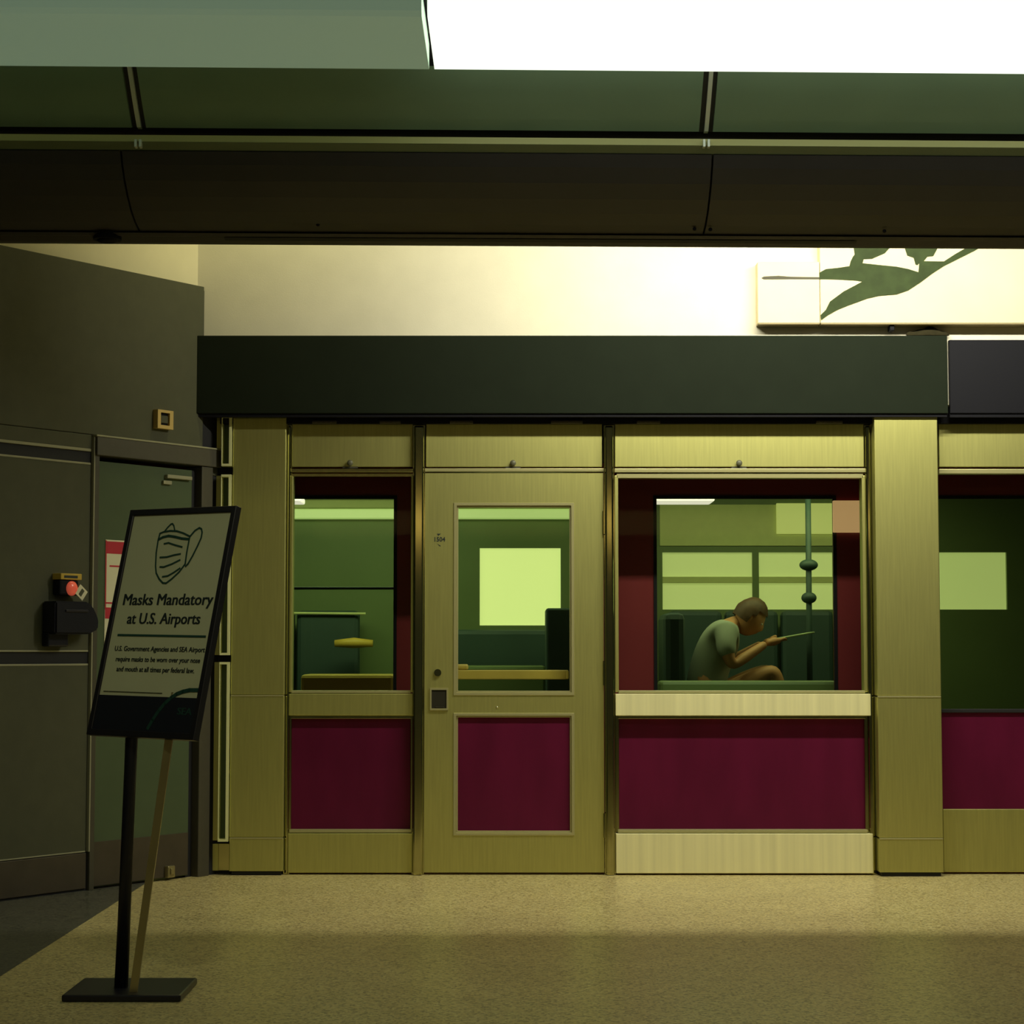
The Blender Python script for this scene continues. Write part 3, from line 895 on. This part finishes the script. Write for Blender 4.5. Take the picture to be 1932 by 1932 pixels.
fr = obj('frame', b, 'signframe', st, xf=SMX @ FLIP @ Matrix.Translation((0, 0, 0)))
def sbox(name, m, x0, x1, y0, y1, z0, z1, parent=st, bev=0.0):
    b = NB()
    bx(b, (x0, y0, z0), (x1, y1, z1), bev)
    return obj(name, b, m, parent, xf=SMX)
ps = sbox('poster', 'poster', -SW / 2 + 0.015, SW / 2 - 0.015, -SH / 2 + 0.015, SH / 2 - 0.015, -0.012, -0.001)
sbox('back_board', 'pole', -SW / 2 + 0.01, SW / 2 - 0.01, -SH / 2 + 0.01, SH / 2 - 0.01, -0.024, -0.0125)
xa, yb_ = sg(185, 1312)
band_y = sg(280, 1314)[1]
sbox('band_print', 'navy', -SW / 2 + 0.018, SW / 2 - 0.018, -SH / 2 + 0.018, band_y, -0.001, 0.0006, ps)
# lettering
def stext(name, s, px, py, size, m, sx=1.0, bold=0.0, align='CENTER'):
    x, y = sg(px, py)
    b = text_bm(s, size, SMX @ Matrix.Translation((x, y, 0.0008)), align, 0.0004, sx, bold=bold)
    return obj(name, b, m, ps)
def width_of(px0, px1, py):
    return sg(px1, py)[0] - sg(px0, py)[0]
def fit(name, s, px0, px1, py, size, m, bold=0.0):
    """line of lettering fitted between two pixels of the board"""
    t = text_bm(s, size, Matrix.Identity(4), 'CENTER', 0.0004, 1.0)
    xsv = [v.co.x for v in t.verts]
    w = max(xsv) - min(xsv)
    mid = (max(xsv) + min(xsv)) / 2
    t.free()
    sx = width_of(px0, px1, py) / w
    xm = (sg(px0, py)[0] + sg(px1, py)[0]) / 2
    y = sg((px0 + px1) / 2, py)[1]
    b = NB()
    for dx in ((-bold, 0.0, bold) if bold else (0.0,)):          # heavier strokes: the outline laid down three times
        t = text_bm(s, size, SMX @ Matrix.Translation((xm - mid * sx + dx, y, 0.0008 + dx * 0.01)), 'CENTER', 0.0004, sx)
        me = bpy.data.meshes.new('lettering')
        t.to_mesh(me)
        t.free()
        b.from_mesh(me)
        bpy.data.meshes.remove(me)
    return obj(name, b, m, ps)
fit('lettering', 'Masks Mandatory', 234, 402, 1132, 0.058, 'ink', 0.0014)
fit('lettering', 'at U.S. Airports', 241, 378, 1168, 0.056, 'ink', 0.0014)
fit('lettering', 'U.S. Government Agencies and SEA Airport', 217, 387, 1225, 0.025, 'ink', 0.0005)
fit('lettering', 'require masks to be worn over your nose', 219, 378, 1245, 0.025, 'ink', 0.0005)
fit('lettering', 'and mouth at all times per federal law.', 220, 367, 1264, 0.025, 'ink', 0.0005)
fit('lettering', 'SEA', 335, 362, 1343, 0.034, 'teal', 0.0009)
def sline(name, pts, r, m, closed=False):
    q = [Vector((*sg(*p), 0.0008)) for p in pts]
    if closed:
        q.append(q[0])
    b = NB()
    for i in range(len(q) - 1):
        d = (q[i + 1] - q[i])
        if d.length < 1e-6:
            continue
        d.normalize()
        n_ = Vector((-d.y, d.x, 0)) * r
        e0, e1 = q[i] - d * r * 0.5, q[i + 1] + d * r * 0.5
        prism(b, [e0 - n_, e1 - n_, e1 + n_, e0 + n_], (0, 0, 0.0008))
    return obj(name, b, m, ps, xf=SMX)
sline('rule_print', [(223, 1198), (388, 1201)], 0.0035, 'teal')
sline('small_rule', [(196, 1304), (306, 1308)], 0.0013, 'clad')
km = 300 / 1932
def mk(pts): return [(160 + a * km, 950 + c * km) for a, c in pts]
sline('mask_print', mk([(915, 365), (960, 345), (1040, 332), (1120, 335), (1200, 360), (1280, 400), (1270, 440), (1240, 600), (1222, 735), (1150, 830), (1060, 915), (990, 968), (950, 965), (905, 915), (870, 845), (862, 760), (870, 600), (893, 450)]), 0.0030, 'teal', True)
sline('mask_print', mk([(895, 440), (950, 410), (1020, 393), (1100, 405), (1180, 425), (1262, 432)]), 0.0042, 'teal')
sline('mask_print', mk([(975, 335), (1010, 290), (1050, 250), (1068, 245), (1085, 270), (1095, 325)]), 0.0026, 'teal')
sline('mask_print', mk([(1285, 395), (1340, 330), (1395, 295), (1420, 310), (1428, 350), (1415, 420), (1370, 520), (1310, 640), (1255, 735), (1225, 765)]), 0.0030, 'teal')
sline('mask_print', mk([(965, 490), (1020, 478), (1100, 505), (1185, 528)]), 0.0028, 'teal')
sline('mask_print', mk([(915, 655), (1000, 650), (1090, 625), (1165, 612)]), 0.0028, 'teal')
sline('mask_print', mk([(915, 770), (960, 772), (1060, 735), (1160, 685)]), 0.0028, 'teal')
sline('mask_print', mk([(945, 890), (1010, 880), (1080, 840), (1160, 785)]), 0.0028, 'teal')
ks = 220 / 1932
sline('swoosh_print', [(180 + a * ks, 1190 + c * ks) for a, c in ((870, 1620), (950, 1480), (1050, 1330), (1150, 1210), (1260, 1110), (1350, 1050), (1450, 1010), (1560, 985), (1720, 985))], 0.0068, 'teal')
# pole, strut, base
pt = SMX @ Vector((*sg(231, 1380), -0.045))
pt_up = SMX @ Vector((sg(231, 1380)[0], 0.05, -0.055))
b = NB()
pf = on_plane(212, 1885, Vector((-1.45, 7.02, 0)), Vector((0, 1, 0)))
pole_foot = Vector((pt.x - 0.025, pt.y + 0.0, 0.02))
tube(b, [pole_foot, pt, pt_up], [0.024, 0.022, 0.020], 14)
obj('pole', b, 'pole', st, smooth=True)
q0 = SMX @ Vector((*sg(306, 1385), -0.035))
q_lo = P(262, 1800, q0.y + 0.02)
dirn = (q_lo - q0).normalized()
q1 = q0 + dirn * ((q0.z - 0.02) / -dirn.z)
b = NB()
n_ = Vector((0.0135, 0, 0))
m_ = Vector((0, 0.006, 0))
vs = []
for p in (q0 - dirn * 0.15, q1):
    vs.append([b.verts.new(p + s * n_ + u * m_) for s, u in ((-1, -1), (1, -1), (1, 1), (-1, 1))])
for k in range(4):
    b.faces.new((vs[0][k], vs[0][(k + 1) % 4], vs[1][(k + 1) % 4], vs[1][k]))
b.faces.new(vs[0]); b.faces.new(vs[1])
bmesh.ops.recalc_face_normals(b, faces=b.faces)
obj('strut', b, 'strut', st, label='flat steel strut')
b = NB()
cx = (pole_foot.x + q1.x) / 2
bx(b, (cx - 0.20, pt.y - 0.16, 0.0), (cx + 0.20, pt.y + 0.20, 0.024), 0.006)
obj('base_plate', b, 'pole', st)
b = NB()
bx(b, (pt.x - 0.045, pt.y - 0.012, pt.z - 0.01), (pt.x + 0.045, pt.y + 0.03, pt.z + 0.05), 0.004)
obj('clamp', b, 'signframe', st)

# ------------------------------------------------------------------ tunnel behind the shop front
b = NB()
plate(b, [-6, 6], [-0.8, 4.5], set(), 14.3, 14.4)
bx(b, (-6.1, 10.9, -0.8), (-6.0, 14.3, 4.5))
bx(b, (6.0, 10.9, -0.8), (6.1, 14.3, 4.5))
bx(b, (-6, 11.0, -0.8), (6, 14.3, -0.7))
bx(b, (-6, 10.86, 2.42), (6, 14.3, 2.5))
wt = tag(obj('wall_tunnel', b, 'tunnel'), 'dark concrete train tunnel behind the shop front', 'wall', kind='structure')

# ------------------------------------------------------------------ train
TY, TF = 11.25, 13.30           # near side and far wall of the car
tr = thing('train_car', 'maroon train car with lit green interior standing behind the windows', 'train', (0.3, 12.3, 0))
xsT = [-5.5] + [X(p, TY) for p in (330, 744, 838, 1100, 1238, 1574, 1690, 2060)] + [5.5]
zT = [-0.4, Z(1345, TY), Z(940, TY), 2.22]
b = NB()
plate(b, xsT, zT, {(1, 1), (3, 1), (5, 1), (7, 1)}, TY, TY + 0.05)
obj('side_panel', b, 'trainred', tr)
for i in (1, 3, 5, 7):
    b = NB()
    bx(b, (xsT[i] - 0.01, TY + 0.02, zT[1] - 0.01), (xsT[i + 1] + 0.01, TY + 0.026, zT[2] + 0.01))
    w = obj('window_pane', b, 'tglass', tr)
    b = NB()
    t_ = 0.014
    plate(b, [xsT[i] - t_, xsT[i] + 0.004, xsT[i + 1] - 0.004, xsT[i + 1] + t_], [zT[1] - t_, zT[1] + 0.004, zT[2] - 0.004, zT[2] + t_], {(1, 1)}, TY - 0.008, TY + 0.01)
    obj('window_seal', b, 'black', tr)
b = NB()
bx(b, (-5.5, TY + 0.05, 0.2), (5.5, TF + 0.05, 0.25))
obj('car_floor', b, 'tdark', tr)
b = NB()
bx(b, (-5.5, TY, 2.22), (5.5, TF + 0.05, 2.30))
obj('car_roof', b, 'tunnel', tr)
# far wall with its windows
def fx(px): return X(px, TF)
def fz(r): return Z(r, TF)
xw = [-5.5, fx(300), fx(500), fx(905), fx(1058), fx(1250), fx(1420), fx(1432), fx(1572), fx(1700), fx(1900), 5.5]
zw = [0.25, fz(1320), fz(1180), fz(1150), fz(1042), fz(1034), 2.22]
b = NB()
plate(b, xw, zw, {(3, 2), (3, 3), (3, 4), (5, 3), (7, 3), (9, 3)}, TF, TF + 0.05)
obj('far_wall', b, 'tgreen', tr)
def lit(name, p0, p1, r0, r1, m, dy=0.03):
    b = NB()
    bx(b, (fx(p0), TF + dy, fz(r1)), (fx(p1), TF + dy + 0.012, fz(r0)))
    return obj(name, b, m, tr)
lit('far_window', 900, 1063, 1030, 1184, 'twin_bright')
lit('far_window', 1246, 1424, 1038, 1154, 'twin')
lit('far_window', 1428, 1576, 1038, 1154, 'twin')
lit('far_window', 1696, 1904, 1038, 1154, 'twin')
for r0, r1 in ((1088, 1100),):
    b = NB()
    bx(b, (fx(1248), TF + 0.005, fz(r1)), (fx(1574), TF + 0.02, fz(r0)), 0.003)
    obj('window_bar', b, 'tpale', tr)
# light valance along the far wall, ceiling panel and pale panels over the windows
b = NB()
bx(b, (fx(420), TF - 0.10, fz(980)), (fx(1130), TF, fz(962)), 0.006)
obj('light_valance', b, 'tlamp', tr)
b = NB()
bx(b, (fx(420), TF - 0.16, fz(962)), (fx(1130), TF, fz(946)), 0.006)
obj('valance_cover', b, 'tpale', tr)
b = NB()
bx(b, (fx(1245), TF - 0.012, fz(1030)), (fx(1580), TF, fz(952)), 0.003)
obj('wall_panel', b, 'tpale', tr)
b = NB()
bx(b, (fx(1465), TF - 0.03, fz(1008)), (fx(1590), TF - 0.012, fz(950)), 0.004)  # glow stands in for the brighter end of the lit wall
obj('wall_glow_panel', b, 'wall_glow', tr)
for p0, p1 in ((1225, 1345), (470, 570)):
    yl = 12.4
    b = NB()
    bx(b, (X(p0, yl), yl - 0.15, Z(949, yl)), (X(p1, yl), yl + 0.15, Z(938, yl)), 0.01)
    obj('roof_lamp', b, 'tlamp_white', tr)
b = NB()
bx(b, (X(1572, TY), TY - 0.03, Z(1005, TY)), (X(1640, TY), TY, Z(945, TY)), 0.004)  # glowing panel added for the smeared light of a train window
obj('window_glow_panel', b, 'tglow', tr, label='added tan glow for the smeared window light')
# grab pole, handrail, cabinet, seats
b = NB()
px_ = X(1526, 12.5)
tube(b, [(px_, 12.5, 0.25), (px_, 12.5, 2.2)], 0.018, 10)
ball(b, (px_, 12.5, Z(1066, 12.5)), 0.045, 1.3, 1, 0.8)
ball(b, (px_, 12.5, Z(1128, 12.5)), 0.04, 1.2, 1, 0.9)
obj('grab_pole', b, 'tdark', tr, smooth=True)
b = NB()
tube(b, [(X(420, 11.6), 11.6, Z(1110, 11.6)), (X(800, 11.6), 11.6, Z(1110, 11.6))], 0.008, 8)
obj('side_rail', b, 'tdark', tr)
b = NB()
bx(b, (X(1030, 12.3), 12.2, 0.25), (X(1090, 12.3), 12.7, Z(1148, 12.3)), 0.012)
obj('control_cabinet', b, 'tdark', tr)
b = NB()
bx(b, (X(846, 12.6), 12.5, 0.25), (X(1030, 12.6), 12.9, Z(1256, 12.6)), 0.02)
obj('locker', b, 'tgreen', tr)
b = NB()
bx(b, (X(846, 13.0), 12.95, 0.25), (X(1100, 13.0), 13.28, Z(1188, 13.0)), 0.03)
obj('luggage_rack', b, 'tdark', tr)
def seat(px0, px1, Y, top, zs_):
    b = NB()
    bx(b, (X(px0, Y), Y, zs_), (X(px1, Y), Y + 0.10, Z(top, Y)), 0.03)
    s_ = obj('seat', b, 'tdark', tr)
    b = NB()
    bx(b, (X(px0, Y), Y - 0.42, zs_ - 0.1), (X(px1, Y), Y + 0.02, zs_), 0.03)
    obj('seat_cushion', b, 'tdark', s_)
    b = NB()
    bx(b, (X(px0 + 12, Y), Y - 0.3, 0.25), (X(px1 - 12, Y), Y - 0.1, zs_ - 0.09), 0.01)
    obj('seat_base', b, 'tunnel', s_)
for p0, p1 in ((450, 555), (560, 678), (1262, 1362), (1368, 1468), (1474, 1572)):
    seat(p0, p1, 13.1, 1152, 0.75)
b = NB()
tube(b, [(X(440, 13.08), 13.08, Z(1156, 13.08)), (X(690, 13.08), 13.08, Z(1158, 13.08))], 0.008, 8)
obj('seat_rail', b, 'tpale', tr)
b = NB()
tube(b, [(X(632, 12.95), 12.95, Z(1214, 12.95)), (X(668, 12.95), 12.95, Z(1213, 12.95)), (X(704, 12.95), 12.95, Z(1214, 12.95))], [0.022, 0.034, 0.022], 12)
obj('grab_handle', b, 'yellow', tr, smooth=True)
b = NB()
bx(b, (X(575, 12.2), 12.0, 0.25), (X(748, 12.2), 12.4, Z(1272, 12.2)), 0.02)
obj('bench_end', b, 'wood', tr, label='tan bench end')
# seat back behind the passenger (faces along the car)
b = NB()
xk = X(1296, 12.35)
bx(b, (xk - 0.16, 12.12, 0.25), (xk - 0.03, 12.60, Z(1157, 12.35)), 0.04)
s_ = obj('seat', b, 'tdark', tr)
b = NB()
bx(b, (xk - 0.05, 12.12, 0.68), (xk + 0.44, 12.60, 0.78), 0.03)
obj('seat_cushion', b, 'tdark', s_)
b = NB()
bx(b, (xk + 0.02, 12.2, 0.25), (xk + 0.36, 12.5, 0.70), 0.01)
obj('seat_base', b, 'tunnel', s_)
b = NB()
bx(b, (X(1240, 11.7), 11.55, 0.25), (X(1574, 11.7), 11.75, Z(1284, 11.7)), 0.02)
obj('low_partition', b, 'tgreen', tr)
area('train_light', (-1.2, 12.2, 2.17), (-1.2, 12.7, 0), 2.0, 0.4, 15, (0.86, 1.0, 0.50))
area('train_light_wide', (1.45, 12.2, 2.17), (1.45, 12.7, 0), 2.2, 0.4, 13, (0.95, 1.0, 0.48))

# ------------------------------------------------------------------ seated passenger
def skinned(name, pts, edges, radii, m, parent, root=0, sub=2):
    me = bpy.data.meshes.new(name)
    me.from_pydata([tuple(p) for p in pts], edges, [])
    o = bpy.data.objects.new(name, me)
    COL.objects.link(o)
    sk = o.modifiers.new('skin', 'SKIN')
    sk.use_smooth_shade = True
    for i, r in enumerate(radii):
        v = me.skin_vertices[0].data[i]
        v.radius = (r, r) if not isinstance(r, tuple) else r
        v.use_root = (i == root)
    ss = o.modifiers.new('smooth', 'SUBSURF')
    ss.levels = ss.render_levels = sub
    dg = bpy.context.evaluated_depsgraph_get()
    me2 = bpy.data.meshes.new_from_object(o.evaluated_get(dg))
    bpy.data.objects.remove(o)
    o = bpy.data.objects.new(name, me2)
    COL.objects.link(o)
    me2.materials.clear()
    me2.materials.append(M[m])
    me2.polygons.foreach_set('use_smooth', [True] * len(me2.polygons))
    if parent is not None:
        o.parent = parent
        o.matrix_parent_inverse = MTX[parent].inverted()
    return o
hx, hy = xk + 0.10, 12.36
pas = thing('person', 'passenger in pale grey shirt and shorts, seated hunched over a pale tablet in the train', 'person', (hx, hy, 0.78))
ex = Vector((1, 0, 0))
Pv = lambda x, y, z: Vector((hx + x, hy + y, z))
pts = [Pv(0, 0, 0.87), Pv(0.02, 0, 1.02), Pv(0.07, 0, 1.17), Pv(0.14, 0, 1.29), Pv(0.19, 0, 1.335), Pv(0.23, 0, 1.36)]
rad = [0.125, 0.115, 0.125, 0.105, 0.052, 0.045]
edges = [(0, 1), (1, 2), (2, 3), (3, 4), (4, 5)]
limb = {}
for s in (-1, 1):
    n0 = len(pts)
    pts += [Pv(0.04, s * 0.10, 0.86), Pv(0.22, s * 0.11, 0.95), Pv(0.42, s * 0.12, 1.06), Pv(0.45, s * 0.12, 0.85), Pv(0.44, s * 0.12, 0.50), Pv(0.45, s * 0.12, 0.32), Pv(0.58, s * 0.13, 0.28)]
    rad += [0.085, 0.078, 0.058, 0.052, 0.040, 0.034, 0.030]
    edges += [(0, n0)] + [(n0 + k, n0 + k + 1) for k in range(6)]
    n0 = len(pts)
    pts += [Pv(0.13, s * 0.15, 1.285), Pv(0.11, s * 0.21, 1.20), Pv(0.15, s * 0.22, 1.08), Pv(0.28, s * 0.15, 1.16), Pv(0.37, s * 0.09, 1.215)]
    rad += [0.060, 0.050, 0.040, 0.032, 0.024]
    edges += [(3, n0)] + [(n0 + k, n0 + k + 1) for k in range(4)]
    limb[s] = n0
body = skinned('body', pts, edges, rad, 'skin', pas)
# shirt, shorts: shells over the body
sp = [p for p in pts[:4]] + [Pv(0.165, 0, 1.315)]
sr = [0.138, 0.130, 0.139, 0.119, 0.070]
se = [(0, 1), (1, 2), (2, 3), (3, 4)]
for s in (-1, 1):
    n0 = len(sp)
    i = limb[s]
    sp += [pts[i], pts[i + 1], pts[i + 1].lerp(pts[i + 2], 0.6)]
    sr += [0.074, 0.066, 0.060]
    se += [(3, n0), (n0, n0 + 1), (n0 + 1, n0 + 2)]
skinned('shirt', sp, se, sr, 'shirt', pas)
tp = [Pv(0, 0, 0.87), Pv(0.01, 0, 0.95)]
trr = [0.136, 0.136]
te = [(0, 1)]
for s in (-1, 1):
    n0 = len(tp)
    tp += [Pv(0.05, s * 0.10, 0.865), Pv(0.21, s * 0.11, 0.945)]
    trr += [0.098, 0.092]
    te += [(0, n0), (n0, n0 + 1)]
skinned('shorts', tp, te, trr, 'shorts', pas)
# head with a face looking down at the tablet
HM = Matrix.Translation(Pv(0.285, 0, 1.375)) @ Matrix.Rotation(math.radians(38), 4, 'Y')
b = NB()
bmesh.ops.create_uvsphere(b, u_segments=24, v_segments=18, radius=1)
for v in b.verts:
    x, y, z = v.co
    jaw = 1 - 0.22 * max(0, -z) ** 1.2
    xx = x * 0.092 * (1.0 if x < 0 else 0.98) + (0.012 * max(0, -z) if x > 0 else 0.018 * max(0, -z))
    yy = y * 0.074 * jaw
    zz = z * 0.115
    if x > 0.75:
        xx += 0.020 * math.exp(-((y / 0.16) ** 2) - (((z + 0.12) / 0.22) ** 2))   # nose
        xx -= 0.008 * math.exp(-(((abs(y) - 0.36) / 0.16) ** 2) - (((z - 0.06) / 0.14) ** 2))   # eye sockets
        xx += 0.005 * math.exp(-((y / 0.3) ** 2) - (((z + 0.52) / 0.10) ** 2))   # lips
    v.co = (xx, yy, zz)
hd = obj('head', b, 'skin', pas, xf=HM, smooth=True)
for s in (-1, 1):
    b = NB()
    ball(b, (-0.004, s * 0.073, -0.01), 0.028, 0.6, 0.28, 1.0, 10, 8)
    obj('ear', b, 'skin', hd, xf=HM, smooth=True)
for s in (-1, 1):
    b = NB()
    ball(b, (0.080, s * 0.027, 0.008), 0.011, 0.7, 1.2, 0.7, 10, 8)
    obj('eye', b, 'eye', hd, xf=HM, smooth=True)
b = NB()
bmesh.ops.create_uvsphere(b, u_segments=24, v_segments=18, radius=1)
dl = [v for v in b.verts if (v.co.z < -0.35) or (v.co.x > 0.35 and v.co.z < 0.42) or (abs(v.co.y) > 0.5 and v.co.x > 0.1 and v.co.z < 0.1)]
bmesh.ops.delete(b, geom=dl, context='VERTS')
for v in b.verts:
    w_ = 1 + 0.03 * math.sin(v.co.y * 17 + v.co.z * 9)
    v.co = Vector((v.co.x * 0.103 * w_ - 0.004, v.co.y * 0.085 * w_, v.co.z * 0.127 * w_))
obj('hair', b, 'hair', pas, xf=HM, smooth=True)
# hands: palm, four fingers and a thumb around the tablet edge
for s in (-1, 1):
    wr = pts[limb[s] + 4]
    d = Vector((0.86, -0.30 * s, 0.20)).normalized()
    side = Vector((0, -s, 0))
    nrm = d.cross(side).normalized()
    side = nrm.cross(d).normalized() * (1 if nrm.cross(d).dot(side) > 0 else -1)
    q = [wr, wr + d * 0.045, wr + d * 0.085]
    r_ = [0.022, 0.030, 0.026]
    e_ = [(0, 1), (1, 2)]
    for k, (off, ln) in enumerate(((-0.030, 0.056), (-0.010, 0.068), (0.010, 0.072), (0.030, 0.064))):
        n0 = len(q)
        k0 = wr + d * 0.088 + side * off
        q += [k0, k0 + d * ln * 0.5 + Vector((0, 0, 0.006)), k0 + d * ln * 0.8 + Vector((0, 0, -0.012))]
        r_ += [0.0095, 0.0088, 0.0075]
        e_ += [(2, n0), (n0, n0 + 1), (n0 + 1, n0 + 2)]
    n0 = len(q)
    q += [wr + d * 0.035 + side * 0.034, wr + d * 0.068 + side * 0.046 + Vector((0, 0, 0.022)), wr + d * 0.095 + side * 0.036 + Vector((0, 0, 0.030))]
    r_ += [0.012, 0.0105, 0.0085]
    e_ += [(1, n0), (n0, n0 + 1), (n0 + 1, n0 + 2)]
    skinned('hand', q, e_, r_, 'skin', pas, 1, 1)
b = NB()
bx(b, (-0.10, -0.085, -0.005), (0.13, 0.085, 0.005), 0.003)
tb = obj('tablet', b, 'phone', None, xf=Matrix.Translation(Pv(0.54, 0, 1.26)) @ Matrix.Rotation(math.radians(-10), 4, 'Y'))
tag(tb, 'pale tablet held in both hands by the seated train passenger', 'tablet')
